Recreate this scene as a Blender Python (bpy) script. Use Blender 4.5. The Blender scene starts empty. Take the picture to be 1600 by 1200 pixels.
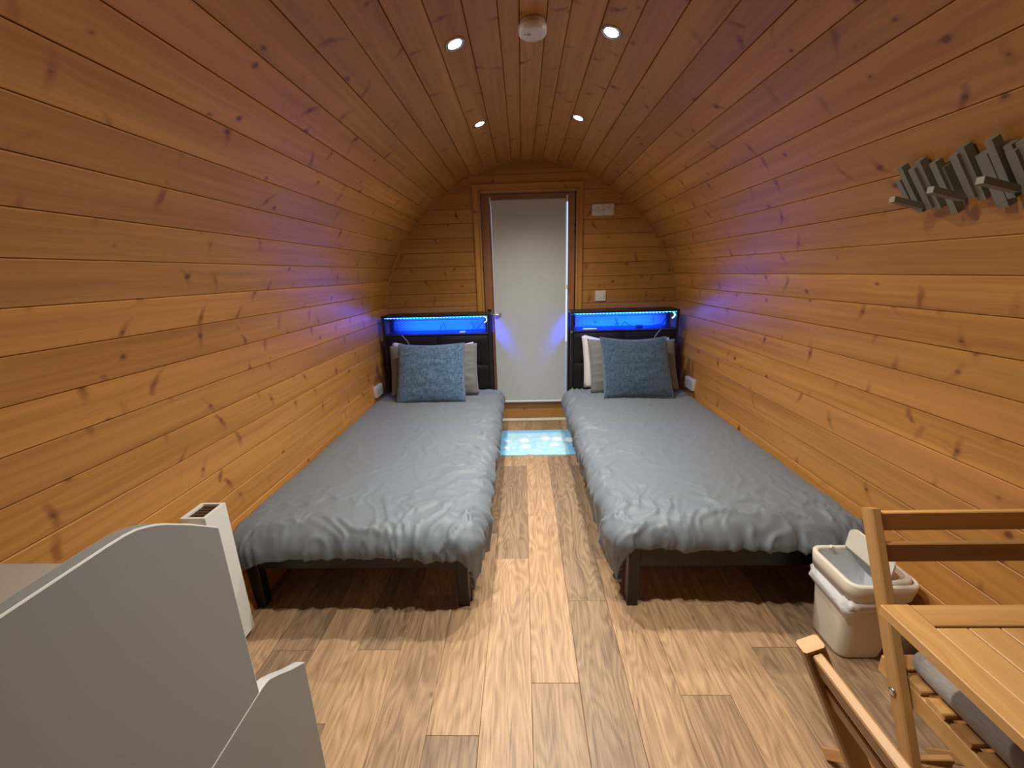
import bpy, bmesh, math, random
import numpy as np
from mathutils import Vector, Matrix, noise

random.seed(7)
S = bpy.context.scene
COL = S.collection

# ------------------------------------------------------------------ camera
FPX = 640.0
H = 1.33
Yc = Vector((15.5 / FPX, 175 / FPX, -1)).normalized()
Xc = Vector((1, .028, 0)); Xc = (Xc - Xc.dot(Yc) * Yc).normalized()
Zc = Xc.cross(Yc)
R = Matrix((Xc, Yc, Zc))                       # world = R @ camera
cam = bpy.data.cameras.new('camera')
cam.sensor_fit = 'HORIZONTAL'; cam.sensor_width = 36
cam.lens = 36 * FPX / 1600
cam.clip_start = .02
co = bpy.data.objects.new('camera', cam); COL.objects.link(co)
co.matrix_world = Matrix.Translation((0, 0, H)) @ R.to_4x4()
S.camera = co

# ------------------------------------------------------------------ world, exposure
S.view_settings.view_transform = 'Standard'
S.view_settings.look = 'None'
S.view_settings.gamma = 1
S.view_settings.exposure = 0.14
S.view_settings.use_curve_mapping = False
w = bpy.data.worlds.new('overcast_sky'); S.world = w; w.use_nodes = True
bg = w.node_tree.nodes['Background']
bg.inputs[0].default_value = (.62, .72, 1, 1); bg.inputs[1].default_value = 1.3

SPOT_W = 40.0                                  # watts per downlight
CORE_W = 30.0                                  # brighter centre of each beam
LED_W = 30.0                                    # watts per headboard strip
SPOTS = [(-.228, 1.76), (.336, 1.745), (-.221, 2.603), (.33, 2.59), (-.228, .92), (.336, .92)]

# ------------------------------------------------------------------ helpers
def link(o, parent=None):
    COL.objects.link(o)
    if parent is not None: o.parent = parent
    return o

def tag(o, label=None, cat=None, group=None, kind=None):
    if label: o['label'] = label
    if cat: o['category'] = cat
    if group: o['group'] = group
    if kind: o['kind'] = kind
    return o

def empty(name, loc=(0, 0, 0), rz=0):
    o = bpy.data.objects.new(name, None); o.empty_display_size = .1
    o.location = loc; o.rotation_euler = (0, 0, rz)
    return link(o)

class MB:
    """mesh builder with metre-scaled UVs"""
    def __init__(s): s.v = []; s.f = []; s.uv = []; s.sm = []
    def face(s, pts, uvs=None, smooth=False):
        b = len(s.v); s.v += [tuple(p) for p in pts]
        s.f.append(list(range(b, b + len(pts))))
        s.uv.append(uvs if uvs else [(0, 0)] * len(pts)); s.sm.append(smooth)
    def poly_prism(s, pts2, a0, a1, fr):
        """extrude outline pts2 between a0 and a1; fr(p, q, a) -> 3D; u runs along a"""
        n = len(pts2); acc = 0
        for i in range(n):
            p, q = pts2[i], pts2[(i + 1) % n]
            L = math.hypot(q[0] - p[0], q[1] - p[1])
            s.face([fr(p[0], p[1], a0), fr(q[0], q[1], a0), fr(q[0], q[1], a1), fr(p[0], p[1], a1)],
                   [(a0, acc), (a0, acc + L), (a1, acc + L), (a1, acc)])
            acc += L
        s.face([fr(p[0], p[1], a0) for p in reversed(pts2)], [(a0 + p[1] * .3, p[0]) for p in reversed(pts2)])
        s.face([fr(p[0], p[1], a1) for p in pts2], [(a1 + p[1] * .3, p[0]) for p in pts2])
    def box(s, lo, hi, ax=None, ch=.0, off=(0, 0)):
        """box whose grain runs along its longest axis, long edges chamfered"""
        d = [hi[i] - lo[i] for i in range(3)]
        if ax is None: ax = d.index(max(d))
        o = [i for i in range(3) if i != ax]
        x0, x1, y0, y1 = lo[o[0]], hi[o[0]], lo[o[1]], hi[o[1]]
        c = min(ch, (x1 - x0) * .45, (y1 - y0) * .45)
        if c > 0:
            pts = [(x0 + c, y0), (x1 - c, y0), (x1, y0 + c), (x1, y1 - c), (x1 - c, y1), (x0 + c, y1), (x0, y1 - c), (x0, y0 + c)]
        else: pts = [(x0, y0), (x1, y0), (x1, y1), (x0, y1)]
        def fr(p, q, a):
            r = [0, 0, 0]; r[ax] = a; r[o[0]] = p; r[o[1]] = q; return r
        s.poly_prism(pts, lo[ax], hi[ax], fr)
    def beam(s, a, b, wv, hv, ch=0.0):
        """straight bar from a to b; wv, hv are full width / height vectors"""
        a, b, wv, hv = map(Vector, (a, b, wv, hv))
        W, Hh = wv.length, hv.length; wn, hn = wv / W, hv / Hh
        c = ch; x, y = W / 2, Hh / 2
        if c > 0: pts = [(-x + c, -y), (x - c, -y), (x, -y + c), (x, y - c), (x - c, y), (-x + c, y), (-x, y - c), (-x, -y + c)]
        else: pts = [(-x, -y), (x, -y), (x, y), (-x, y)]
        L = (b - a).length; dn = (b - a) / L
        s.poly_prism(pts, 0, L, lambda p, q, t: a + dn * t + wn * p + hn * q)
    def tube(s, pts, r, n=8, smooth=True, cap=True):
        pts = [Vector(p) for p in pts]; rings = []; acc = 0; us = []
        rr = r if hasattr(r, '__len__') else [r] * len(pts)
        prev = None
        for i, p in enumerate(pts):
            t = (pts[min(i + 1, len(pts) - 1)] - pts[max(i - 1, 0)]).normalized()
            if prev is None:
                up = Vector((0, 0, 1)) if abs(t.z) < .9 else Vector((1, 0, 0))
                a = t.cross(up).normalized()
            else: a = (prev - prev.dot(t) * t).normalized()
            prev = a; b = t.cross(a)
            rings.append([p + (a * math.cos(2 * math.pi * k / n) + b * math.sin(2 * math.pi * k / n)) * rr[i] for k in range(n)])
            if i: acc += (p - pts[i - 1]).length
            us.append(acc)
        s.grid(rings, close=True, smooth=smooth, us=us)
        if cap:
            s.face(list(reversed(rings[0]))); s.face(rings[-1])
    def grid(s, rows, close=False, smooth=True, us=None):
        n = len(rows[0]); b = len(s.v)
        for r_ in rows: s.v += [tuple(p) for p in r_]
        m = n if close else n - 1
        for i in range(len(rows) - 1):
            for j in range(m):
                j2 = (j + 1) % n
                s.f.append([b + i * n + j, b + i * n + j2, b + (i + 1) * n + j2, b + (i + 1) * n + j])
                u0 = us[i] if us else i * .01; u1 = us[i + 1] if us else (i + 1) * .01
                s.uv.append([(u0, j * .01), (u0, (j + 1) * .01), (u1, (j + 1) * .01), (u1, j * .01)]); s.sm.append(smooth)
    def lathe(s, prof, c=(0, 0, 0), n=32, axis=2, smooth=True):
        """prof: (radius, height) list"""
        rows = []
        for r_, h in prof:
            row = []
            for k in range(n):
                a = 2 * math.pi * k / n
                p = [r_ * math.cos(a), r_ * math.sin(a), h]
                if axis == 1: p = [p[0], p[2], p[1]]
                if axis == 0: p = [p[2], p[0], p[1]]
                row.append((p[0] + c[0], p[1] + c[1], p[2] + c[2]))
            rows.append(row)
        s.grid(rows, close=True, smooth=smooth)
        s.face(list(reversed(rows[0])), smooth=False); s.face(rows[-1], smooth=False)
    def build(s, name, mat, parent=None, merge=False, fix=True):
        me = bpy.data.meshes.new(name); me.from_pydata(s.v, [], s.f)
        ul = me.uv_layers.new(name='UVMap')
        flat = [c for f in s.uv for p in f for c in p]
        ul.data.foreach_set('uv', flat)
        me.polygons.foreach_set('use_smooth', s.sm)
        me.materials.append(mat)
        if merge or fix:
            bm = bmesh.new(); bm.from_mesh(me)
            if merge: bmesh.ops.remove_doubles(bm, verts=bm.verts, dist=1e-5)
            if fix:
                if not merge: bmesh.ops.remove_doubles(bm, verts=bm.verts, dist=1e-6)
                bmesh.ops.recalc_face_normals(bm, faces=bm.faces)
            bm.to_mesh(me); bm.free()
        me.update()
        return link(bpy.data.objects.new(name, me), parent)

def rrect(x0, x1, y0, y1, r, n=5):
    out = []
    for cx, cy, a0 in ((x1 - r, y1 - r, 0), (x0 + r, y1 - r, 90), (x0 + r, y0 + r, 180), (x1 - r, y0 + r, 270)):
        for k in range(n + 1):
            a = math.radians(a0 + 90 * k / n); out.append((cx + r * math.cos(a), cy + r * math.sin(a)))
    return out

# ------------------------------------------------------------------ materials
class NT:
    def __init__(s, name):
        s.m = bpy.data.materials.new(name); s.m.use_nodes = True
        s.t = s.m.node_tree; s.b = s.t.nodes['Principled BSDF']
    def n(s, typ, ins=None, **kw):
        nd = s.t.nodes.new(typ)
        for k, v in kw.items(): setattr(nd, k, v)
        if ins:
            for k, v in ins.items(): s.set(nd.inputs[k], v)
        return nd
    def set(s, sock, v):
        if isinstance(v, bpy.types.NodeSocket): s.t.links.new(v, sock)
        else: sock.default_value = v
    def math(s, op, a, b=None, c=None, clamp=False):
        nd = s.n('ShaderNodeMath', operation=op, use_clamp=clamp)
        s.set(nd.inputs[0], a)
        if b is not None: s.set(nd.inputs[1], b)
        if c is not None: s.set(nd.inputs[2], c)
        return nd.outputs[0]
    def mapr(s, v, a, b, c=0., d=1., smooth=False):
        nd = s.n('ShaderNodeMapRange', {'Value': v, 'From Min': a, 'From Max': b, 'To Min': c, 'To Max': d})
        if smooth: nd.interpolation_type = 'SMOOTHSTEP'
        return nd.outputs[0]
    def mix(s, f, a, b, bt='MIX'):
        nd = s.n('ShaderNodeMix', data_type='RGBA', blend_type=bt)
        s.set(nd.inputs[0], f); s.set(nd.inputs[6], a); s.set(nd.inputs[7], b)
        return nd.outputs[2]
    def xyz(s, x, y, z=0.):
        nd = s.n('ShaderNodeCombineXYZ'); s.set(nd.inputs[0], x); s.set(nd.inputs[1], y); s.set(nd.inputs[2], z)
        return nd.outputs[0]
    def noise(s, vec, scale=1., detail=3., rough=.5):
        return s.n('ShaderNodeTexNoise', {'Vector': vec, 'Scale': scale, 'Detail': detail, 'Roughness': rough}).outputs[0]
    def bump(s, h, st=.2, dist=.002):
        nd = s.n('ShaderNodeBump', {'Height': h, 'Strength': st, 'Distance': dist})
        s.t.links.new(nd.outputs[0], s.b.inputs['Normal'])

def c4(c): return (c[0], c[1], c[2], 1)

def wood(name, light, dark, knotc=(.13, .038, .014), rough=.42, knots=1., tone=.35, gscale=1., redc=None, spec=.5):
    N = NT(name)
    uv = N.n('ShaderNodeUVMap').outputs[0]
    sp = N.n('ShaderNodeSeparateXYZ', {0: uv})
    rnd = N.n('ShaderNodeObjectInfo').outputs['Random']
    u = N.math('ADD', sp.outputs[0], N.math('MULTIPLY', rnd, 61.))
    v = N.math('ADD', sp.outputs[1], N.math('MULTIPLY', rnd, 17.))
    kx, ky = 3.2, 10.
    P = N.xyz(N.math('MULTIPLY', u, kx), N.math('MULTIPLY', v, ky))
    vo = N.n('ShaderNodeTexVoronoi', {'Vector': P, 'Scale': 1., 'Randomness': 1.}, voronoi_dimensions='2D')
    dd = N.n('ShaderNodeVectorMath', {0: vo.outputs['Position'], 1: P}, operation='SUBTRACT').outputs[0]
    ds = N.n('ShaderNodeSeparateXYZ', {0: dd})
    du = N.math('DIVIDE', ds.outputs[0], kx); dv = N.math('DIVIDE', ds.outputs[1], ky)
    d = N.math('SQRT', N.math('ADD', N.math('POWER', N.math('ABSOLUTE', du), 2.), N.math('POWER', N.math('MULTIPLY', N.math('ABSOLUTE', dv), 1.25), 2.)))
    rc = N.n('ShaderNodeSeparateColor', {0: vo.outputs['Color']})
    rad = N.mapr(rc.outputs[0], .12, 1., -.003, .0105)
    kn = N.noise(N.xyz(N.math('MULTIPLY', u, 45.), N.math('MULTIPLY', v, 70.)), 1., 2.)
    dk = N.math('SUBTRACT', N.math('ADD', d, N.math('MULTIPLY', N.math('SUBTRACT', kn, .5), .009)), rad)
    km = N.mapr(dk, -.003, .003, 1., 0., True)
    ring = N.math('MULTIPLY', N.mapr(dk, 0., .012, 1., 0., True), N.math('MULTIPLY', knots * .5, N.mapr(rc.outputs[0], .12, .3)))
    km = N.math('MULTIPLY', km, knots)
    halo = N.mapr(d, 0., .06, 1., 0., True)
    halo = N.math('MULTIPLY', halo, N.mapr(rc.outputs[0], .25, .5, 0., 1.))
    # side branch smudge
    slope = N.mapr(rc.outputs[1], 0., 1., -.8, .8)
    kw = N.noise(N.xyz(N.math('MULTIPLY', u, 30.), N.math('MULTIPLY', v, 30.)), 1., 2.)
    du2 = N.math('ADD', N.math('ADD', du, N.math('MULTIPLY', dv, slope)), N.math('ADD', N.math('MULTIPLY', N.math('MULTIPLY', dv, dv), N.math('MULTIPLY', slope, 14.)), N.math('MULTIPLY', N.math('SUBTRACT', kw, .5), .022)))
    sm = N.math('SQRT', N.math('ADD', N.math('POWER', N.math('ABSOLUTE', du2), 2.), N.math('POWER', N.math('MULTIPLY', N.math('ABSOLUTE', dv), .28), 2.)))
    smm = N.math('MULTIPLY', N.mapr(sm, .001, .018, 1., 0., True), N.mapr(rc.outputs[2], .3, .8, 0., .75))
    smm = N.math('MULTIPLY', smm, knots)
    v2 = N.math('ADD', v, N.math('MULTIPLY', halo, .013))
    warp = N.noise(N.xyz(N.math('MULTIPLY', u, 1.3), N.math('MULTIPLY', v, 6.)), 1., 2.)
    v3 = N.math('ADD', v2, N.math('MULTIPLY', warp, .03))
    g1 = N.noise(N.xyz(N.math('MULTIPLY', u, 1.1 * gscale), N.math('MULTIPLY', v3, 42. * gscale)), 1., 3., .55)
    g2 = N.noise(N.xyz(N.math('MULTIPLY', u, 5. * gscale), N.math('MULTIPLY', v3, 260. * gscale)), 1., 2.)
    g0 = N.noise(N.xyz(N.math('MULTIPLY', u, .8), N.math('MULTIPLY', v3, 9.)), 1., 2.)
    g = N.math('ADD', N.math('ADD', N.math('MULTIPLY', g1, .5), N.math('MULTIPLY', g2, .15)), N.math('MULTIPLY', g0, .45))
    gm = N.mapr(g, .38, .68)
    colr = N.mix(gm, c4(light), c4(dark))
    if redc:
        colr = N.mix(N.mapr(N.math('FRACT', N.math('MULTIPLY', rnd, 7.31)), .35, 1., 0., .75), colr, N.mix(gm, c4(redc), c4([x * .7 for x in redc])))
    tn = N.mapr(N.math('FRACT', N.math('MULTIPLY', rnd, 13.7)), 0., 1., 1 - tone, 1 + tone * .35)
    colr = N.mix(1., colr, N.xyz(tn, tn, tn), 'MULTIPLY')
    colr = N.mix(smm, colr, c4([dark[0] * .5, dark[1] * .36, dark[2] * .4]))
    colr = N.mix(ring, colr, c4((.22, .075, .022)))
    colr = N.mix(N.math('MULTIPLY', km, .85), colr, c4(knotc))
    N.set(N.b.inputs['Base Color'], colr)
    N.b.inputs['Roughness'].default_value = rough
    N.b.inputs['Specular IOR Level'].default_value = spec
    N.bump(N.math('ADD', g1, g2), .12, .001)
    return N.m

def floor_mat():
    N = NT('oak_vinyl')
    uv = N.n('ShaderNodeUVMap').outputs[0]
    sp = N.n('ShaderNodeSeparateXYZ', {0: uv})
    rnd = N.n('ShaderNodeObjectInfo').outputs['Random']
    u = N.math('ADD', sp.outputs[0], N.math('MULTIPLY', rnd, 61.))
    v = N.math('ADD', sp.outputs[1], N.math('MULTIPLY', rnd, 17.))
    # cathedral figure: rings of a stretched distance field
    wv = N.noise(N.xyz(N.math('MULTIPLY', u, 1.6), N.math('MULTIPLY', v, 7.)), 1., 2., .5)
    rings = N.math('FRACT', N.math('MULTIPLY', wv, 17.))
    rings = N.mapr(N.math('ABSOLUTE', N.math('SUBTRACT', rings, .5)), 0., .5)
    fine = N.noise(N.xyz(N.math('MULTIPLY', u, 7.), N.math('ADD', N.math('MULTIPLY', v, 230.), N.math('MULTIPLY', wv, 14.))), 1., 3., .6)
    mid = N.noise(N.xyz(N.math('MULTIPLY', u, 1.1), N.math('ADD', N.math('MULTIPLY', v, 42.), N.math('MULTIPLY', wv, 5.))), 1., 4., .6)
    blot = N.noise(N.xyz(N.math('MULTIPLY', u, 2.2), N.math('MULTIPLY', v, 9.)), 1., 2.)
    kx, ky = 1.6, 5.
    P = N.xyz(N.math('MULTIPLY', u, kx), N.math('MULTIPLY', v, ky))
    vo = N.n('ShaderNodeTexVoronoi', {'Vector': P, 'Scale': 1., 'Randomness': 1.}, voronoi_dimensions='2D')
    dd = N.n('ShaderNodeVectorMath', {0: vo.outputs['Position'], 1: P}, operation='SUBTRACT').outputs[0]
    dd = N.n('ShaderNodeVectorMath', {0: dd, 1: (1 / kx, 1.8 / ky, 0)}, operation='MULTIPLY').outputs[0]
    d = N.n('ShaderNodeVectorMath', {0: dd}, operation='LENGTH').outputs['Value']
    rc = N.n('ShaderNodeSeparateColor', {0: vo.outputs['Color']})
    km = N.math('MULTIPLY', N.mapr(d, .004, .018, 1., 0., True), N.mapr(rc.outputs[0], .62, .7))
    g = N.math('ADD', N.math('MULTIPLY', mid, .45), N.math('ADD', N.math('MULTIPLY', fine, .45), N.math('MULTIPLY', rings, .15)))
    gm = N.mapr(g, .38, .72)
    a = N.mix(gm, (.53, .35, .200, 1), (.25, .152, .085, 1))
    b = N.mix(gm, (.34, .235, .145, 1), (.13, .085, .055, 1))
    f = N.mapr(N.math('ADD', N.math('MULTIPLY', N.math('FRACT', N.math('MULTIPLY', rnd, 9.17)), .75), N.math('MULTIPLY', blot, .5)), .45, .95)
    colr = N.mix(f, a, b)
    streak = N.mapr(fine, .58, .70, 0., .5)
    colr = N.mix(streak, colr, (.11, .06, .03, 1))
    colr = N.mix(N.math('MULTIPLY', km, .6), colr, (.08, .04, .02, 1))
    N.set(N.b.inputs['Base Color'], colr)
    N.b.inputs['Roughness'].default_value = .40
    N.b.inputs['Specular IOR Level'].default_value = .4
    N.bump(fine, .15, .0008)
    return N.m

def plain(name, c, rough=.5, metal=0., spec=.5, bump=None, emit=None, alpha=None, trans=0.):
    N = NT(name)
    N.b.inputs['Base Color'].default_value = c4(c)
    N.b.inputs['Roughness'].default_value = rough
    N.b.inputs['Metallic'].default_value = metal
    N.b.inputs['Specular IOR Level'].default_value = spec
    N.b.inputs['Transmission Weight'].default_value = trans
    co_ = N.n('ShaderNodeTexCoord').outputs['Object']
    if bump:
        h = N.noise(co_, bump[0], 3., .6); N.bump(h, bump[1], bump[2])
    else:
        h = N.noise(co_, 9., 3.)
        N.set(N.b.inputs['Roughness'], N.mapr(h, .3, .7, max(rough - .04, 0.), min(rough + .04, 1.)))
    if emit:
        N.b.inputs['Emission Color'].default_value = c4(emit[0]); N.b.inputs['Emission Strength'].default_value = emit[1]
    return N.m

def fabric(name, a, b, sx, sy, rough=.9, bst=.3, mid=.5, wid=.15, sheen=.2):
    """woven cloth: two crossing thread noises in object space"""
    N = NT(name)
    co_ = N.n('ShaderNodeTexCoord').outputs['Object']
    s = N.n('ShaderNodeSeparateXYZ', {0: co_})
    t1 = N.noise(N.xyz(N.math('MULTIPLY', s.outputs[0], sx), N.math('MULTIPLY', s.outputs[1], sx * .1), N.math('MULTIPLY', s.outputs[2], sy)), 1., 2., .6)
    t2 = N.noise(N.xyz(N.math('MULTIPLY', s.outputs[0], sy), N.math('MULTIPLY', s.outputs[1], sy), N.math('MULTIPLY', s.outputs[2], sx)), 1., 2., .6)
    t = N.math('MULTIPLY', N.math('ADD', t1, t2), .5)
    N.set(N.b.inputs['Base Color'], N.mix(N.mapr(t, mid - wid, mid + wid), c4(a), c4(b)))
    N.b.inputs['Roughness'].default_value = rough
    N.b.inputs['Sheen Weight'].default_value = sheen
    N.bump(t, bst, .001)
    return N.m

M = {}
M['pine'] = wood('varnished_pine', (.62, .305, .068), (.40, .172, .033), redc=(.55, .245, .072), tone=.16, rough=.40)
M['pine_end'] = wood('honey_pine', (.54, .295, .080), (.40, .185, .042), tone=.2, rough=.45)
M['pine_dark'] = wood('door_timber', (.42, .20, .09), (.31, .135, .055), knots=.4, tone=.1)
M['acacia'] = wood('oiled_acacia', (.58, .34, .125), (.42, .215, .07), knots=0., tone=.18, rough=.45, gscale=1.3)
M['floor'] = floor_mat()
M['shell'] = plain('dark_backing', (.05, .022, .01), .9)
M['white'] = plain('white_plastic', (.72, .71, .68), .35)
M['cream'] = plain('cream_threshold', (.62, .58, .45), .4)
M['binwhite'] = plain('warm_white_plastic', (.70, .66, .57), .4)
M['bag'] = plain('bin_liner_film', (.74, .77, .80), .4, bump=(60, .5, .004))
M['grey_paint'] = plain('warm_grey_lacquer', (.200, .207, .207), .45, bump=(220, .06, .0005))
M['edging_and_glint'] = plain('pale_edging_and_glint', (.52, .54, .52), .4)
M['worktop'] = plain('grey_laminate_top', (.36, .33, .30), .45)
M['rack'] = plain('grey_green_paint', (.20, .20, .16), .6)
M['rack_tip'] = plain('pale_peg_tip', (.35, .33, .28), .6)  # paler end face of each peg
M['heater'] = plain('white_enamel', (.70, .72, .69), .3)
M['grille'] = plain('brown_grille', (.05, .03, .02), .35)
M['black_leather'] = plain('black_faux_leather', (.007, .007, .008), .5, spec=.3, bump=(90, .2, .001))
M['black_metal'] = plain('black_metal', (.010, .0095, .0095), .42)
M['chrome'] = plain('satin_steel', (.55, .56, .58), .22, 1.)
M['gunmetal'] = plain('dark_nickel', (.10, .10, .11), .28, 1.)
M['duvet'] = fabric('grey_cotton', (.122, .148, .176), (.146, .174, .204), 500, 500, .58, .10, sheen=.1)
M['pillow'] = fabric('grey_pillowcase', (.135, .138, .14), (.165, .168, .17), 500, 500, .8, .12)
M['whitecloth'] = fabric('white_cotton', (.60, .57, .56), (.68, .65, .64), 400, 400, .8, .1)
M['denim'] = fabric('blue_woven_chenille', (.012, .036, .085), (.105, .205, .34), 240, 34, .95, .9, .5, .13, .4)
M['denim2'] = fabric('dark_blue_woven_chenille', (.008, .022, .050), (.058, .115, .19), 240, 34, .95, .9, .5, .13, .4)
M['piping'] = fabric('blue_piping', (.04, .09, .15), (.10, .17, .24), 300, 300)
M['seatpad'] = fabric('taupe_grey_canvas', (.20, .175, .16), (.29, .26, .24), 900, 40, .9, .4)
M['mattress'] = fabric('mattress_ticking', (.55, .54, .52), (.62, .61, .6), 200, 200)
M['blind'] = plain('blind_fabric', (.50, .535, .535), .8, bump=(400, .1, .0004))
M['chain'] = plain('white_cord', (.75, .77, .82), .35)
M['lamp_glass'] = plain('lamp_glass', (1, 1, 1), .3, emit=((1, .93, .82), 60))
M['led_tape'] = plain('led_tape', (.0, .02, .3), .5, emit=((.0, .03, 1), 75))
M['led_dot'] = plain('led_diode', (.2, .6, 1), .4, emit=((.12, .55, 1), 16))
M['glass'] = plain('door_glass', (.9, .95, 1), .02, trans=1.)
M['cable_b'] = plain('black_cable', (.01, .01, .012), .5)
M['cable_w'] = plain('grey_cable', (.35, .33, .30), .5)
M['pad'] = plain('pale_pad', (.7, .75, .8), .3)
M['print'] = plain('dark_print', (.03, .05, .08), .7)
M['gravel'] = plain('outside_ground', (.35, .36, .36), .9, bump=(30, .5, .01))

# ------------------------------------------------------------------ pod profile
CX = .065
PROF = [(0, 2.19), (.05, 2.188), (.22, 2.163), (.445, 2.086), (.64, 1.97), (.80, 1.848), (.91, 1.743), (1.01, 1.62), (1.087, 1.52),
        (1.145, 1.405), (1.19, 1.30), (1.22, 1.22), (1.247, 1.08), (1.255, .9), (1.252, .6), (1.236, .3), (1.203, 0)]
pz = np.array([p[1] for p in PROF][::-1]); pdx = np.array([p[0] for p in PROF][::-1])
def half(z): return float(np.interp(z, pz, pdx))
full = [(CX - p[0], p[1]) for p in PROF[::-1]] + [(CX + p[0], p[1]) for p in PROF[1:]]   # left foot -> ridge -> right foot
dense = []
for a, b in zip(full, full[1:]):
    for k in range(12):
        t = k / 12; dense.append((a[0] + (b[0] - a[0]) * t, a[1] + (b[1] - a[1]) * t))
dense.append(full[-1])
dense = np.array(dense)
arc = np.concatenate([[0], np.cumsum(np.hypot(*np.diff(dense, axis=0).T))])
ang = np.degrees(np.arctan2(dense[:, 1] - H, dense[:, 0]))
ang = np.where(ang < -90, ang + 360, ang)            # left side continues above 180
def arc_at_angle(a):
    a = a + 360 if a < -90 else a
    return float(np.interp(-a, -ang, arc))
def pt(s): return float(np.interp(s, arc, dense[:, 0])), float(np.interp(s, arc, dense[:, 1]))
def nrm(s):
    a, b = pt(max(s - .02, 0)), pt(min(s + .02, arc[-1]))
    t = Vector((b[0] - a[0], b[1] - a[1])).normalized()
    return Vector((t.y, -t.x))                       # points into the room
JA = [-153.2, -157.7, -162.4, -167.3, -172.5, -177.6, 177, 171.5, 165.7, 159.7, 153.2, 146.7, 140.1, 132.5, 125.1, 117.5, 109.7, 101.9,
      94.3, 89.4, 83.2, 77.9, 70.4, 63.1, 55.9, 48.8, 42.3, 35.9, 29.7, 23.9, 18.1, 12.3, 7.5, 2.6, -2.0, -6.7, -11.3, -15.7, -20.1, -24.2]
J = [arc_at_angle(a) for a in JA]
s = J[0]; low = []
while s > .06: s -= .111; low.append(max(s, 0))
J = low[::-1] + J
s = J[-1]
while s < arc[-1] - .06: s += .111; J.append(min(s, float(arc[-1])))
YB, YF = -1.3, 3.566
ridge = arc_at_angle(86.3)

# backing shells behind the boards
def shell(name, s0, s1, kind='structure'):
    mb = MB(); rows = []
    for k in range(13):
        s_ = s0 + (s1 - s0) * k / 12; x, z = pt(s_); n = nrm(s_)
        rows.append(((x - n.x * .019, z - n.y * .019), (x - n.x * .05, z - n.y * .05)))
    outl = [r_[0] for r_ in rows] + [r_[1] for r_ in reversed(rows)]
    for i in range(12):
        q = [rows[i][0], rows[i + 1][0], rows[i + 1][1], rows[i][1]]
        mb.poly_prism(q, YB - .05, YF + .12, lambda p, q_, a: (p, a, q_))
    return tag(mb.build(name, M['shell']), kind=kind)
SA, SB = arc_at_angle(146.7), arc_at_angle(29.7)
wall_left = shell('wall_left', 0, SA); ceiling = shell('ceiling', SA, SB); wall_right = shell('wall_right', SB, float(arc[-1]))

def board(s0, s1, y0, y1, parent, lift=0.0):
    mb = MB()
    (x0, z0), (x1, z1) = pt(s0), pt(s1)
    a, b = Vector((x0, z0)), Vector((x1, z1)); t = (b - a); L = t.length; t /= L
    n = Vector((t.y, -t.x)); g, c, th = .0008, .0025, .017
    loc = [(g, -th), (L - g, -th), (L - g, -c + lift), (L - g - c, lift), (g + c, lift), (g, -c + lift)]
    pts = [tuple(a + t * p + n * q) for p, q in loc]
    mb.poly_prism(pts, y0, y1, lambda p, q, al: (p, al, q))
    return mb.build('plank', M['pine'], parent)
for i in range(len(J) - 1):
    s0, s1 = J[i], J[i + 1]; mid = (s0 + s1) / 2
    par = wall_left if mid < SA else (ceiling if mid < SB else wall_right)
    lift = .007 if s0 < ridge < s1 else 0
    x, z = pt(mid)
    if x < 0 and .35 < z < .62:                      # boards split into two lengths beside the left bed
        board(s0, s1, YB, 2.46, par); board(s0, s1, 2.461, YF - .0005, par)
    else: board(s0, s1, YB, YF - .0005, par, lift)

# ------------------------------------------------------------------ end wall
wb = MB()
def clip_row(z0, z1, xa=None, xb=None, ext=.012, n=8):
    zs = [z0 + (z1 - z0) * k / n for k in range(n + 1)]
    lft = [(CX - half(z) - ext if xa is None else xa, z) for z in zs]
    rgt = [(CX + half(z) + ext if xb is None else xb, z) for z in zs]
    if xa is not None: lft = [lft[0], lft[-1]]
    if xb is not None: rgt = [rgt[0], rgt[-1]]
    return lft, rgt
OX0, OX1, OZ = -.325, .447, 1.945                    # door opening
zr = [2.205, 2.081, 1.955, 1.837, 1.726, 1.614, 1.502, 1.388, 1.278, 1.167, 1.059]
z = 1.059
while z > .06: z -= .111; zr.append(max(z, 0))
def fy(y): return lambda p, q, a: (p, a, q)
for (a0, a1) in (((YF + .02), (YF + .06)),):
    for xa, xb, z0, z1 in ((None, OX0, 0, OZ), (OX1, None, 0, OZ)):
        lft, rgt = clip_row(z0, z1, xa, xb, .04, 14)
        wb.poly_prism(rgt + lft[::-1], a0, a1, fy(0))
    lft, rgt = clip_row(OZ, 2.19, None, None, .02, 14)
    wb.poly_prism(rgt + lft[::-1], a0, a1, fy(0))
wall_back = tag(wb.build('wall_far', M['shell']), kind='structure')
def end_board(z0, z1, xa, xb):
    g = .0012; lft, rgt = clip_row(z0 + g, z1 - g, xa, xb)
    mb = MB(); pts = rgt + lft[::-1]
    mb2 = [(p[0], p[1]) for p in pts]
    # front face bevel: two rings
    cz = (z0 + z1) / 2
    def ring(y, inset):
        hgt = (z1 - z0) / 2 - g
        k = 1 - inset / hgt
        return [(p[0], y, cz + (p[1] - cz) * k) for p in mb2]
    rs = [ring(YF + .018, 0), ring(YF + .002, 0), ring(YF, .0028)]
    n = len(mb2)
    for i in range(2):
        for j in range(n):
            k = (j + 1) % n; q = [rs[i][j], rs[i][k], rs[i + 1][k], rs[i + 1][j]]
            mb.face(q, [(p[0], p[2] + p[1]) for p in q])
    mb.face(rs[2], [(p[0], p[2]) for p in rs[2]]); mb.face(rs[0][::-1], [(p[0], p[2]) for p in rs[0][::-1]])
    return mb.build('plank', M['pine_end'], wall_back)
for z1, z0 in zip(zr, zr[1:]):
    if z0 > 1.95:
        end_board(z0, min(z1, 2.188), None, None)
    else:
        end_board(z0, z1, None, OX0); end_board(z0, z1, OX1, None)
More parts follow.
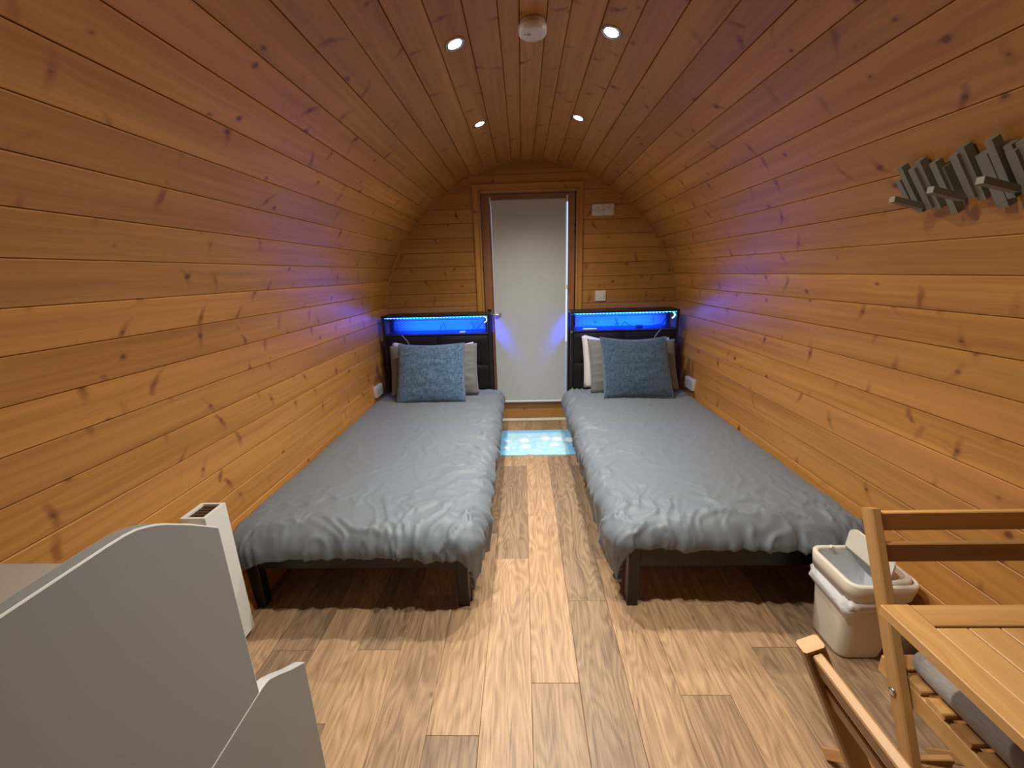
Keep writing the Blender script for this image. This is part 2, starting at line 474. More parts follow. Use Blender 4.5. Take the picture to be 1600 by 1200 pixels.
# slim bead where the end wall meets the barrel
mb = MB()
pts = []
for k in range(81):
    s_ = .35 + (arc[-1] - .7) * k / 80; x, z = pt(s_); n = nrm(s_); pts.append((x + n.x * .003, YF - .004, z + n.y * .003))
mb.tube(pts, .0055, 6)
tag(mb.build('trim_1', M['pine_end']), kind='structure')

# ------------------------------------------------------------------ floor
fl = MB(); fl.box((-1.24, YB - .05, -.06), (1.37, YF + .35, -.004))
floor = tag(fl.build('floor', M['shell']), kind='structure')
cols = {0: 1.062, 1: 1.419, 2: 1.675, 3: 1.022, 4: 1.393, 5: 1.197, 6: 1.60, 7: .98, -1: 1.681, -2: .899, -3: 1.45, -4: 1.188, -5: .93, -6: 1.186, -7: 1.5, -8: 1.1}
for k, y0 in cols.items():
    xa, xb = max(.005 + .16 * k, -1.17), min(.165 + .16 * k, 1.29)
    if xb - xa < .02: continue
    y = y0
    while y > YB: y -= .98
    while y < YF:
        ya, yb = max(y, YB), min(y + .98, YF)
        if yb - ya > .03:
            mb = MB(); g = .0005; c = .0012
            x0, x1, q0, q1 = xa + g, xb - g, ya + g, yb - g
            lo = [(x0, q0, -.004), (x1, q0, -.004), (x1, q1, -.004), (x0, q1, -.004)]
            m_ = [(x0, q0, -c * .6), (x1, q0, -c * .6), (x1, q1, -c * .6), (x0, q1, -c * .6)]
            t_ = [(x0 + c, q0 + c, 0), (x1 - c, q0 + c, 0), (x1 - c, q1 - c, 0), (x0 + c, q1 - c, 0)]
            uvp = lambda ps: [(p[1], p[0]) for p in ps]
            mb.face(t_, uvp(t_))
            for a_, b_ in ((lo, m_), (m_, t_)):
                for i in range(4):
                    q = [a_[i], a_[(i + 1) % 4], b_[(i + 1) % 4], b_[i]]; mb.face(q, uvp(q))
            mb.build('plank', M['floor'], floor)
        y += .98

# rear wall behind the photographer (plain boards with the entrance door closed)
rear = tag(MB().build('wall_near', M['pine_end']), kind='structure')
for i in range(20):
    z0, z1 = i * .111, min((i + 1) * .111, 2.186)
    if z0 >= 2.18: break
    lft, rgt = clip_row(z0 + .001, z1 - .001, None, None, .01, 4)
    mb = MB(); mb.poly_prism(rgt + lft[::-1], YB - .02, YB, fy(0)); mb.build('plank', M['pine_end'], rear)

# ------------------------------------------------------------------ door
door = tag(empty('door_1', (.06, YF, 0)), kind='structure')
def dpart(name, mat, mb, par=door):
    for i, v in enumerate(mb.v): mb.v[i] = (v[0] - .06, v[1] - YF, v[2])
    return mb.build(name, mat, par)
def mitre(name, pts, y0, y1):
    mb = MB(); n = len(pts); ax = 0 if name == 'head_casing' else 1
    for y, rev in ((y0, False), (y1, True)):
        q = [(p[0], y, p[1]) for p in pts]; q = q[::-1] if rev else q
        mb.face(q, [((p[0], p[2]) if ax == 0 else (p[2], p[0])) for p in q])
    for i in range(n):
        a_, b_ = pts[i], pts[(i + 1) % n]
        q = [(a_[0], y0, a_[1]), (b_[0], y0, b_[1]), (b_[0], y1, b_[1]), (a_[0], y1, a_[1])]
        mb.face(q, [((p[0], p[2] + p[1]) if ax == 0 else (p[2], p[0] + p[1])) for p in q])
    return dpart(name, M['pine_end'], mb)
TX0, TX1, TZ = -.384, .500, 2.008
mitre('casing', [(TX0, 0), (OX0 - .0, 0), (OX0, OZ), (TX0, TZ)], YF - .018, YF + .002)
mitre('casing', [(OX1, 0), (TX1, 0), (TX1, TZ), (OX1, OZ)], YF - .018, YF + .002)
mitre('head_casing', [(TX0, TZ), (OX0, OZ), (OX1, OZ), (TX1, TZ)], YF - .018, YF + .002)
# raised bead along the inner edge of the casing
for q0, q1 in (((OX0 - .010, 0), (OX0 - .010, OZ + .01)), ((OX1 + .010, 0), (OX1 + .010, OZ + .01))):
    mb = MB(); mb.box((q0[0] - .007, YF - .023, 0), (q0[0] + .007, YF - .018, q1[1] + .005), ch=.003); dpart('bead', M['pine_end'], mb)
mb = MB(); mb.box((OX0 - .017, YF - .023, OZ + .003), (OX1 + .017, YF - .018, OZ + .017), ch=.003); dpart('bead', M['pine_end'], mb)
# jamb lining
for x0, x1, z0, z1 in ((OX0 - .02, OX0, 0, OZ), (OX1, OX1 + .02, 0, OZ), (OX0, OX1, OZ - .002, OZ + .02)):
    mb = MB(); mb.box((x0, YF + .003, z0), (x1, YF + .12, z1)); dpart('jamb', M['pine_dark'], mb)
leaf = MB(); LY0, LY1 = YF + .028, YF + .072
GX0, GX1, GZ0, GZ1 = -.246, .388, .165, 1.890
leaf.box((OX0 + .003, LY0, .022), (GX0, LY1, OZ - .004), ch=.003)
lf = dpart('stile', M['pine_dark'], leaf)
mb = MB(); mb.box((GX1, LY0, .022), (OX1 - .003, LY1, OZ - .004), ch=.003); dpart('stile', M['pine_dark'], mb)
mb = MB(); mb.box((GX0, LY0, .022), (GX1, LY1, GZ0), ch=.003); dpart('bottom_rail', M['pine_end'], mb)
mb = MB(); mb.box((GX0, LY0, GZ1), (GX1, LY1, OZ - .004), ch=.003); dpart('top_rail', M['pine_dark'], mb)
mb = MB(); mb.box((GX0, LY0 + .018, GZ0), (GX1, LY0 + .024, GZ1)); dpart('pane', M['glass'], mb)
mb = MB(); mb.box((GX0, LY0 - .006, GZ0 - .004), (GX1, LY0 + .010, GZ0 + .008), ch=.003); dpart('glazing_bead', M['pine_dark'], mb)
# handle: dark back plate with a curved lever
hx, hz = -.288, .965
mb = MB(); mb.box((hx - .018, LY0 - .008, hz - .085), (hx + .018, LY0, hz + .06), ch=.004)
pl = dpart('handle_plate', M['gunmetal'], mb)
mb = MB(); mb.tube([(hx, LY0 - .008, hz + .02), (hx, LY0 - .05, hz + .02), (hx + .02, LY0 - .058, hz + .02), (hx + .07, LY0 - .058, hz + .016), (hx + .105, LY0 - .055, hz + .024)], [.009, .009, .009, .008, .006], 10)
dpart('lever', M['chrome'], mb, door)
mb = MB(); mb.lathe([(.007, -.003), (.009, 0)], (hx, LY0 - .010, hz - .045), 12, 1); dpart('keyhole', M['chrome'], mb, door)
for hzz in (.35, 1.62):
    mb = MB(); mb.tube([(OX1 - .004, LY0 - .004, hzz), (OX1 - .004, LY0 - .004, hzz + .08)], .006, 8); dpart('hinge', M['gunmetal'], mb)
th = MB(); th.box((OX0, YF - .012, 0), (OX1, YF + .09, .020), ch=.004)
tag(th.build('trim_2', M['cream']), kind='structure')
og = MB(); og.box((-3, YF + .5, -.2), (3, YF + 5, -.1)); tag(og.build('ground', M['gravel']), kind='structure')

# ------------------------------------------------------------------ roller blind
BX0, BX1, BY = -.240, .366, YF + .006
bl = tag(empty('roller_blind', (.063, BY, 1.90)), 'pale grey roller blind drawn down over the glazed end door', 'blind')
def bp(name, mat, mb):
    for i, v in enumerate(mb.v): mb.v[i] = (v[0] - .063, v[1] - BY, v[2] - 1.90)
    return mb.build(name, mat, bl)
mb = MB(); mb.tube([(BX0, BY, 1.885), (BX1, BY, 1.885)], .0125, 16); bp('roller', M['blind'], mb)
mb = MB(); mb.box((BX0, BY - .0135, .20), (BX1, BY - .0125, 1.886)); bp('blind_cloth', M['blind'], mb)
mb = MB(); mb.box((BX0, BY - .017, .186), (BX1, BY - .007, .203), ch=.003); bp('bottom_bar', M['white'], mb)
for x0, x1 in ((BX0 - .014, BX0 - .002), (BX1 + .002, BX1 + .016)):
    mb = MB(); mb.box((x0, BY - .018, 1.868), (x1, BY + .018, 1.915), ch=.003); bp('bracket', M['white'], mb)
mb = MB(); zc = 1.20; xc = BX1 + .011
loop = [(xc - .006, BY - .006, 1.885), (xc - .007, BY - .008, 1.6), (xc - .006, BY - .008, zc + .02), (xc, BY - .008, zc), (xc + .006, BY - .008, zc + .02), (xc + .008, BY - .008, 1.6), (xc + .006, BY - .006, 1.885)]
mb.tube(loop, .0022, 6); bp('pull_cord', M['chain'], mb)
mb = MB(); mb.box((xc - .008, BY - .014, zc - .02), (xc + .008, BY - .004, zc + .016), ch=.002); bp('cord_weight', M['white'], mb)

# ------------------------------------------------------------------ plates on the end wall
def wall_plate(name, x0, x1, z0, z1, label, cat, kind):
    cx, cz = (x0 + x1) / 2, (z0 + z1) / 2
    t = tag(empty(name, (cx, YF, cz)), label, cat)
    mb = MB(); wd, ht = (x1 - x0) / 2, (z1 - z0) / 2
    pts = rrect(-wd, wd, -ht, ht, .006, 4)
    n = len(pts); r0 = [(p[0], -.001, p[1]) for p in pts]; r1 = [(p[0], -.009, p[1]) for p in pts]; r2 = [(p[0] * .96, -.011, p[1] * .96) for p in pts]
    mb.grid([r0, r1, r2], close=True, smooth=False); mb.face(r2); mb.face(r0[::-1])
    mb.build('face_plate', M['white'], t)
    if kind == 'switch':
        mb = MB(); mb.box((.006, -.0155, -.017), (.030, -.0105, .017), ch=.002); mb.build('rocker', M['white'], t)
        mb = MB(); mb.box((-.030, -.0125, -.014), (-.008, -.0108, .014), ch=.001); mb.build('neon_window', M['pad'], t)
    else:
        for sx in (.0,):
            mb = MB(); mb.lathe([(.017, -.0165), (.020, -.0105)], (sx, 0, .004), 20, 1); mb.build('dial', M['white'], t)
            mb = MB(); mb.box((sx - .0012, -.018, .004), (sx + .0012, -.0163, .020)); mb.build('pointer', M['gunmetal'], t)
    for sx in (-wd + .010, wd - .010):
        mb = MB(); mb.lathe([(.003, -.0125), (.0035, -.0105)], (sx, 0, 0), 10, 1); mb.build('screw', M['gunmetal'], t)
    return t
wall_plate('dial_control', .573, .661, 1.750, 1.838, 'white square dial plate high on end wall, the one nearer the door', 'dial', 'dial')
wall_plate('dial_control', .662, .750, 1.752, 1.840, 'white square dial plate high on end wall, the one farther from the door', 'dial', 'dial')
wall_plate('fused_switch', .616, .705, 1.074, 1.162, 'single white switch plate just above the right headboard', 'switch', 'switch')

# sockets on the side walls
def socket(x, n, y0, y1, z0, z1, label):
    sg = 1 if n > 0 else -1
    t = tag(empty('wall_socket', (x, (y0 + y1) / 2, (z0 + z1) / 2)), label, 'socket')
    wy, wz = (y1 - y0) / 2, (z1 - z0) / 2
    mb = MB(); mb.box(*[(min(0, sg * .032), -wy, -wz), (max(0, sg * .032), wy, wz)], ch=.004); mb.build('box', M['white'], t)
    for yy in (-wy * .5, wy * .5):
        mb = MB(); q = sorted((sg * .032, sg * .036)); mb.box((q[0], yy - .008, wz * .35), (q[1], yy + .008, wz * .75), ch=.001); mb.build('rocker', M['white'], t)
        for (dy, dz) in ((0, .006), (-.011, -.012), (.011, -.012)):
            q = sorted((sg * .0318, sg * .0326))
            mb = MB(); mb.box((q[0], yy + dy - .003, dz - .006), (q[1], yy + dy + .003, dz)); mb.build('pin_slot', M['gunmetal'], t)
socket(-1.187, 1, 3.06, 3.20, .402, .488, 'white double socket on left wall by the left bed headboard')
socket(1.317, -1, 3.06, 3.20, .410, .496, 'white double socket on right wall by the right bed headboard')

# ------------------------------------------------------------------ downlights
for i, (x, y) in enumerate(SPOTS):
    s_ = arc_at_angle(90)
    # arc position for this x on the ceiling
    idx = np.where((dense[:, 1] > 1.9))[0]
    s_ = float(np.interp(x, dense[idx, 0], arc[idx])); px, pz_ = pt(s_); n = nrm(s_)
    lab = ['ceiling downlight, front pair in view, left of the smoke alarm', 'ceiling downlight, front pair in view, right of the smoke alarm',
           'small ceiling downlight nearer the door, left one', 'small ceiling downlight nearer the door, right one', 'ceiling downlight over the kitchen unit', 'ceiling downlight over the folding table'][i]
    t = tag(empty('downlight', (px, y, pz_)), lab, 'downlight', 'recessed ceiling downlights')
    q = Vector((0, 0, -1)).rotation_difference(Vector((n.x, 0, n.y)))
    t.rotation_mode = 'QUATERNION'; t.rotation_quaternion = q
    mb = MB(); rows = []
    for r_, h in ((.040, .001), (.040, -.003), (.036, -.005), (.027, -.004), (.026, -.0)):
        rows.append([(r_ * math.cos(a), r_ * math.sin(a), h) for a in [2 * math.pi * k / 28 for k in range(28)]])
    mb.grid(rows, close=True); mb.build('bezel', M['chrome'], t, fix=True)
    mb = MB(); mb.lathe([(.0255, -.0005), (.0255, -.0022), (.020, -.0036)], (0, 0, 0), 28); mb.build('lamp', M['lamp_glass'], t)
    L = bpy.data.lights.new('downlight_beam', 'SPOT'); L.energy = SPOT_W; L.spot_size = math.radians(134); L.spot_blend = 1.0
    L.shadow_soft_size = .02; L.color = (1, .92, .80)
    lo = bpy.data.objects.new('downlight_beam', L); lo.location = (0, 0, -.026)
    link(lo, t)
    L2 = bpy.data.lights.new('downlight_core', 'SPOT'); L2.energy = CORE_W; L2.spot_size = math.radians(78); L2.spot_blend = 1.0
    L2.shadow_soft_size = .02; L2.color = (1, .95, .87)
    lo2 = bpy.data.objects.new('downlight_core', L2); lo2.location = (0, 0, -.027)
    link(lo2, t)

# smoke alarm
sa = tag(empty('smoke_alarm', (.055, 1.735, 2.181)), 'round white smoke alarm on the ridge board of ceiling', 'alarm')
mb = MB(); mb.lathe([(.044, .0), (.046, -.008), (.046, -.012)], (0, 0, 0), 36); mb.build('base_ring', M['white'], sa)
mb = MB(); mb.lathe([(.050, -.0125), (.051, -.020), (.049, -.036), (.042, -.041), (.02, -.042)], (0, 0, 0), 36); mb.build('cover', M['white'], sa)
mb = MB(); mb.lathe([(.007, -.0415), (.007, -.0428)], (-.014, -.012, 0), 12); mb.build('test_button', M['cable_w'], sa)
mb = MB(); mb.lathe([(.0025, -.0415), (.0025, -.0428)], (-.028, -.012, 0), 8); mb.build('indicator', M['cable_b'], sa)

# ------------------------------------------------------------------ beds
def fbm(x, y, z=0., o=3):
    return noise.fractal(Vector((x, y, z)), 1.0, 2.0, o)

YH = 3.545; YHF = 3.305; YFT = 1.39
def make_bed(x0, x1, hx0, hx1, side):
    """side: -1 = left bed (aisle on +x), +1 = right bed (aisle on -x)"""
    cx = (x0 + x1) / 2; nm = 'left' if side < 0 else 'right'
    wallw = 'left wall' if side < 0 else 'right wall'
    bed = tag(empty('bed', (cx, YFT, 0)),
              ('black single bed along the left wall, headboard shelf lit blue' if side < 0 else 'black single bed along the right wall, headboard shelf lit blue, bin at foot'), 'bed')
    def P(name, mat, mb, par=bed):
        mb.v = [(v[0] - cx, v[1] - YFT, v[2]) for v in mb.v]
        return mb.build(name, mat, par)
    for lx in (x0, x1 - .045):
        mb = MB(); mb.box((lx, YFT, 0), (lx + .045, YFT + .045, .30), ch=.003); P('leg', M['black_metal'], mb)
    for lx in (x0, x1 - .045):
        mb = MB(); mb.box((lx, 2.3, 0), (lx + .045, 2.345, .18), ch=.003); P('leg', M['black_metal'], mb)
    mb = MB(); mb.box((x0 + .045, YFT + .008, .180), (x1 - .045, YFT + .034, .292), ch=.004); P('foot_rail', M['black_metal'], mb)
    for lx in (x0, x1 - .025):
        mb = MB(); mb.box((lx, YFT + .045, .180), (lx + .025, YHF + .0, .292), ch=.004); P('side_rail', M['black_metal'], mb)
    for k in range(12):
        yy = YFT + .12 + k * .155
        mb = MB(); mb.box((x0 + .026, yy, .20), (x1 - .026, yy + .06, .215)); P('slat', M['pine_dark'], mb)
    # headboard with shelf
    for ux in (hx0, hx1 - .022):
        mb = MB(); mb.box((ux, YHF, 0), (ux + .022, YHF + .022, 1.0), ch=.003); P('upright', M['black_metal'], mb)
        mb = MB(); mb.box((ux, YH - .022, 0), (ux + .022, YH, 1.0), ch=.003); P('upright', M['black_metal'], mb)
        mb = MB(); mb.tube([(ux + .011, YHF - .006, .955), (ux + .011, YHF - .001, .955)], .008, 10)
    mb = MB(); mb.box((hx0 - .002, YHF - .006, .998), (hx1 + .002, YH, 1.014), ch=.003); P('top_shelf', M['black_metal'], mb)
    mb = MB(); mb.box((hx0 + .0225, YHF, .846), (hx1 - .0225, YH, .862), ch=.003); P('lower_shelf', M['black_metal'], mb)
    if side > 0:
        for zz in (.995, .852):
            mb = MB(); mb.lathe([(.007, 0), (.010, -.003), (.008, -.008)], (hx0 + .006, YHF - .004, zz), 14, 1); P('knob', M['chrome'], mb)
    # padded panel: 2 x 2 upholstered squares
    W_ = (hx1 - hx0 - .046) / 2
    for cxk in range(2):
        for rz in range(2):
            ax0 = hx0 + .023 + cxk * W_; z0 = .845 - (rz + 1) * .245
            mb = MB(); rows = []
            for i in range(11):
                row = []
                for j in range(11):
                    a, b = i / 10, j / 10
                    ed = min(1, min(a, 1 - a) / .12) ** .5 * min(1, min(b, 1 - b) / .12) ** .5
                    row.append((ax0 + .003 + (W_ - .006) * a, YHF - .002 - .012 * ed, z0 + .003 + .239 * b))
                rows.append(row)
            mb.grid(rows)
            back = [(ax0 + .003, YHF + .015, z0 + .003), (ax0 + W_ - .003, YHF + .015, z0 + .003), (ax0 + W_ - .003, YHF + .015, z0 + .242), (ax0 + .003, YHF + .015, z0 + .242)]
            mb.face(back)
            P('padded_panel', M['black_leather'], mb)
    mb = MB(); mb.box((hx0 + .023, YHF + .002, .20), (hx1 - .023, YHF + .018, .845)); P('headboard_back', M['black_leather'], mb)
    # LED tape under the top shelf with diodes
    mb = MB(); mb.box((hx0 + .025, YHF - .003, .9955), (hx1 - .025, YHF + .007, .9975)); tape = P('led_strip', M['led_tape'], mb)
    mb = MB(); n = 30
    for k in range(n):
        xx = hx0 + .05 + (hx1 - hx0 - .10) * k / (n - 1)
        mb.box((xx - .004, YHF - .002, .9925), (xx + .004, YHF + .006, .9952))
    P('diodes', M['led_dot'], mb)['kind'] = 'stuff'
    ex = hx1 - .04 if True else 0
    crv = [(ex - .005, YHF + .02, .990), (ex + .006, YHF + .02, .982), (ex + .010, YHF + .02, .965), (ex + .002, YHF + .02, .950), (ex - .010, YHF + .02, .944)]
    mb = MB(); mb.tube(crv, .004 if side > 0 else .0025, 6); P('led_tail', M['led_dot'], mb)
    for dz_ in (0,):
        L = bpy.data.lights.new('led_glow', 'AREA'); L.shape = 'RECTANGLE'; L.size = hx1 - hx0 - .18; L.size_y = .012
        L.energy = LED_W; L.color = (.0, .022, 1)
        lo = bpy.data.objects.new('led_glow', L); lo.location = ((hx0 + hx1) / 2 - cx, YHF + .06 - YFT, .990)
        lo.rotation_euler = (math.radians(50), 0, 0); L.spread = math.radians(100)
        link(lo, bed)
    # mattress
    m0, m1 = x0 + .01, x1 - .01
    t = MB(); pts = rrect(m0, m1, YFT + .05, YHF - .035, .06, 6)
    rows = []
    for zz, ins in ((.216, .012), (.228, 0), (.350, 0), (.366, .014)):
        rows.append([(cx + (p[0] - cx) * (1 - ins / (m1 - m0)), p[1] + (ins if p[1] < 2 else -ins) * .5, zz) for p in pts])
    t.grid(rows, close=True); t.face(rows[-1]); t.face(rows[0][::-1])
    ma = t.build('mattress', M['mattress'])
    tag(ma, 'white mattress under the grey duvet of the %s bed' % nm, 'mattress')
    return bed
bedL = make_bed(-1.148, -.243, -1.142, -.262, -1)
bedR = make_bed(.402, 1.280, .385, 1.242, 1)

def make_duvet(side, xe, xw, ytop, label, zt=.402):
    """xe: aisle mattress edge; xw: wall limit; drapes over aisle side and foot with a rounded corner"""
    sg = 1 if side < 0 else -1          # outward direction at the aisle
    Rr = .10; NU, NV = 150, 250
    wid = abs(xe - xw); Lu = wid + .285; yf = (1.405 if side < 0 else 1.432); Lv = (ytop - yf) + (.168 if side < 0 else .160)
    seed = 3.7 if side < 0 else 11.3
    rows = []
    for j in range(NV + 1):
        row = []
        for i in range(NU + 1):
            a = Lu * i / NU; b = Lv * j / NV
            hemA = .016 * fbm(b * 2.2, seed) + .008 * math.sin(b * 17 + seed)
            hemB = .016 * fbm(a * 3, seed + 5) + .004 * math.sin(a * 13 + seed)
            a *= 1 + hemA; 
            da = max(0, a - wid); db = max(0, b - (ytop - yf) + (hemB if b > Lv * .9 else hemB * max(0, b - Lv * .8) / (Lv * .1)))
            if side < 0 and db > 0: db *= 1 + .45 * max(0, 1 - a / .30) ** 1.5
            if da > 0 and db > 0: db *= 1 + .25 * min(1, da / .1)
            d = math.hypot(da, db)
            x = xw + sg * min(a, wid); y = ytop - min(b, ytop - yf)
            zz = zt
            if d > 1e-6:
                ux, uy = da / d, db / d
                if d < Rr * math.pi / 2: out = Rr * math.sin(d / Rr); dr = Rr * (1 - math.cos(d / Rr))
                else: out = Rr; dr = Rr + (d - Rr * math.pi / 2)
                k = min(1, dr / .08)
                # folds run down the drape
                peri = b * 9 * (ux > uy) + a * 9 * (uy >= ux) if min(ux, uy) < .05 else (b - a) * 5
                rip = fbm(peri, seed, dr * 2) * .020 + fbm(peri * 2.6, seed + 3, dr * 4) * .006
                out += rip * k * (1 if min(ux, uy) < .05 else .6) - .018 * max(0, dr - .08) / .1
                x += sg * ux * out; y -= uy * out; zz -= dr
            # rise and crumples of the filled cover
            wl = min(1, a / .10)
            zz += .016 * math.sin(math.pi * min(a, wid) / wid) * (1 if d == 0 else max(0, 1 - d / .1))
            zz -= (1 - wl) ** 2 * .03
            foot = max(0, 1 - (y - 1.32) / .42); foot = foot * foot
            edge = max(0, 1 - abs(min(0, a - wid)) / .16)
            X, Y_ = x, y
            big = fbm(X * 2.1, Y_ * 1.7, seed, 2) * .010
            wx = X * 5 + .9 * fbm(X * 3, Y_ * 3, seed)
            wy = Y_ * 5 + .9 * fbm(Y_ * 3, X * 3, seed + 9)
            rid = 1 - abs(fbm(wx * .9 + wy * .5, wy * 1.1 - wx * .8, seed + 2, 3)) * 2.2
            rid = max(0, rid) ** 3
            rid2 = 1 - abs(fbm((wx * 1.0 - wy * .6) * 2.2, (wy + wx * .3) * .9, seed + 6, 3)) * 2.4
            rid2 = max(0, rid2) ** 3
            amp = .0036 + .015 * foot + .009 * edge
            if ytop - y < .35: amp += .006 * (1 - (ytop - y) / .35)
            fine = fbm(X * 22, Y_ * 18, seed, 2) * (.0002 + .0016 * foot)
            h = big + amp * (rid + .7 * rid2) - amp * .5 + fine
            if da > 0 and db > 0: h *= .35
            if d > .06:
                t = min(1, (d - .06) / .08); zz += h * (1 - t) * .9
                x += sg * (da / d) * h * t; y -= (db / d) * h * t
            else: zz += h
            # swollen roll next to the foot edge
            row.append((x, y, zz))
        rows.append(row)
    mb = MB(); mb.grid(rows)
    o = mb.build('duvet', M['duvet'], merge=False, fix=True)
    sm = o.modifiers.new('thickness', 'SOLIDIFY'); sm.thickness = .022; sm.offset = -1
    # make sure the sheet's normals point up so that thickness goes down
    if o.data.polygons[len(o.data.polygons) // 3].normal.z < 0: o.data.flip_normals()
    return tag(o, label, 'duvet')
make_duvet(-1, -.262, -1.165, 3.255, 'plain grey duvet spread over the left bed, hanging at foot and aisle side')
make_duvet(1, .405, 1.285, 3.20, 'plain grey duvet spread over the right bed, beside the white bin')

def cushion(name, c00, c10, c11, c01, thick, mat, label, cat, power=.42, pipe=None, wr=.006, seed=0., sag=.02, n=36, group=None):
    """soft cushion spanned by four corners (bottom-left, bottom-right, top-right, top-left)"""
    c00, c10, c11, c01 = map(Vector, (c00, c10, c11, c01))
    nn = (c10 - c00).cross(c01 - c00).normalized()
    if nn.y > 0: nn = -nn                          # towards the camera
    cen = (c00 + c10 + c11 + c01) / 4
    def P(a, b, s_):
        # edges pull inwards between the corners
        pa = a + (a - .5) * -2 * .014 * math.sin(math.pi * b) ; pb = b + (b - .5) * -2 * .014 * math.sin(math.pi * a)
        pb -= sag * math.sin(math.pi * a) * b
        p = c00 * (1 - pa) * (1 - pb) + c10 * pa * (1 - pb) + c11 * pa * pb + c01 * (1 - pa) * pb
        h = (max(0, math.sin(math.pi * a)) * max(0, math.sin(math.pi * b))) ** power
        w_ = fbm(a * 3, b * 3, seed + s_) * wr * h + max(0, 1 - abs(fbm(a * 2.2, b * 6, seed + s_ + 4)) * 3) ** 2 * wr * h
        return p + nn * s_ * (thick / 2 * h + w_) - cen
    t = empty(name, cen); tag(t, label, cat, group)
    mb = MB()
    for s_ in (1, -1):
        mb.grid([[P(i / n, j / n, s_) for j in range(n + 1)] for i in range(n + 1)])
    mb.build('cover', mat, t, merge=True)
    if pipe:
        loop = []
        m = 24
        for i in range(m): loop.append(P(i / m, 0, 1))
        for i in range(m): loop.append(P(1, i / m, 1))
        for i in range(m): loop.append(P(1 - i / m, 1, 1))
        for i in range(m + 1): loop.append(P(0, 1 - i / m, 1))
        mb = MB(); mb.tube(loop, .0042, 6); mb.build('piping', pipe, t)
    return t
# hit(): the point on plane y = Y seen at photo pixel -- evaluated here once to set real sizes
# left bed
cushion('pillow', (-1.055, 3.17, .415), (-.40, 3.17, .415), (-.40, 3.255, .800), (-1.06, 3.255, .815), .07, M['whitecloth'], 'white pillow at the very back, against the left bed headboard', 'pillow', seed=1, n=24, sag=.10)
cushion('pillow', (-1.035, 3.03, .415), (-.352, 3.06, .420), (-.362, 3.165, .805), (-1.05, 3.15, .80), .12, M['pillow'], 'grey pillow behind the blue cushion on the left bed', 'pillow', seed=5, wr=.012)
cushion('cushion', (-.945, 2.875, .412), (-.435, 2.885, .412), (-.447, 3.06, .825), (-.945, 3.05, .825), .13, M['denim'], 'mid blue woven square cushion propped on the left bed', 'cushion', pipe=M['piping'], seed=9, wr=.010)
# right bed
cushion('pillow', (.475, 3.17, .425), (1.165, 3.17, .415), (1.155, 3.255, .800), (.462, 3.25, .842), .07, M['whitecloth'], 'white pillow showing at the left behind the grey one on the right bed', 'pillow', seed=21, n=24, sag=.10)
cushion('pillow', (.515, 3.05, .415), (1.19, 3.05, .42), (1.165, 3.165, .80), (.495, 3.165, .815), .12, M['pillow'], 'grey pillow behind the blue cushion on the right bed', 'pillow', seed=25, wr=.012)
cushion('cushion', (.588, 2.89, .418), (1.085, 2.88, .418), (1.062, 3.055, .838), (.575, 3.065, .842), .13, M['denim2'], 'dark blue woven square cushion propped on the right bed', 'cushion', pipe=M['piping'], seed=29, wr=.006, sag=.04)
# small things on the lit shelves
def tube_thing(name, pts, r, mat, label, cat):
    mb = MB(); mb.tube(pts, r, 6)
    return tag(mb.build(name, mat), label, cat)
def shelf_pad(cx, y, label, wdt=.07):
    mb = MB(); mb.box((cx - wdt, y, .8625), (cx + wdt, y + .05, .871), ch=.002)
    return tag(mb.build('pale_plate', M['pad']), label, 'pad')  # thin pale plate on the shelf, purpose unknown
shelf_pad(.545, 3.345, 'thin pale plate lying on the blue lit shelf of the right headboard', .055)
shelf_pad(-.50, 3.345, 'thin pale plate lying on the blue lit shelf of the left headboard', .022)
mb = MB(); mb.box((.935, 3.40, .8625), (.985, 3.43, .883), ch=.003); tag(mb.build('led_controller', M['cable_b']), 'tiny black control box on the blue lit shelf of right bed', 'controller')
tube_thing('power_cable', [(.78, 3.50, .93), (.80, 3.49, .885), (.805, 3.46, .866), (.83, 3.48, .872), (.86, 3.50, .90), (.90, 3.48, .873), (.935, 3.415, .870)], .0028, M['cable_b'], 'black cable looping across the right headboard shelf', 'cable')
tube_thing('power_cable', [(1.02, 3.42, .868), (1.10, 3.45, .874), (1.17, 3.47, .885), (1.20, 3.48, .94)], .004, M['cable_b'], 'bunched black cable at the wall end of the right shelf', 'cable')
tube_thing('power_cable', [(-.70, 3.42, .868), (-.695, 3.47, .90), (-.68, 3.50, .93), (-.66, 3.47, .895), (-.65, 3.42, .868)], .0028, M['cable_b'], 'black cable loop in the middle of the left shelf', 'cable')
tube_thing('power_cable', [(-.43, 3.42, .868), (-.415, 3.45, .90), (-.395, 3.42, .868), (-.34, 3.46, .93), (-.29, 3.48, .96)], .0028, M['cable_b'], 'black cable rising at the door end of the left shelf', 'cable')
tube_thing('charger_cable', [(-.985, 3.296, .858), (-.96, 3.262, .845), (-.935, 3.258, .815), (-.92, 3.262, .78)], .0032, M['cable_w'], 'thin grey cable hanging over left headboard to the cushion', 'cable')
tube_thing('charger_cable', [(1.10, 3.296, .858), (1.07, 3.262, .845), (1.045, 3.258, .81), (1.035, 3.262, .78)], .0032, M['cable_w'], 'thin grey cable hanging over right headboard to the cushion', 'cable')

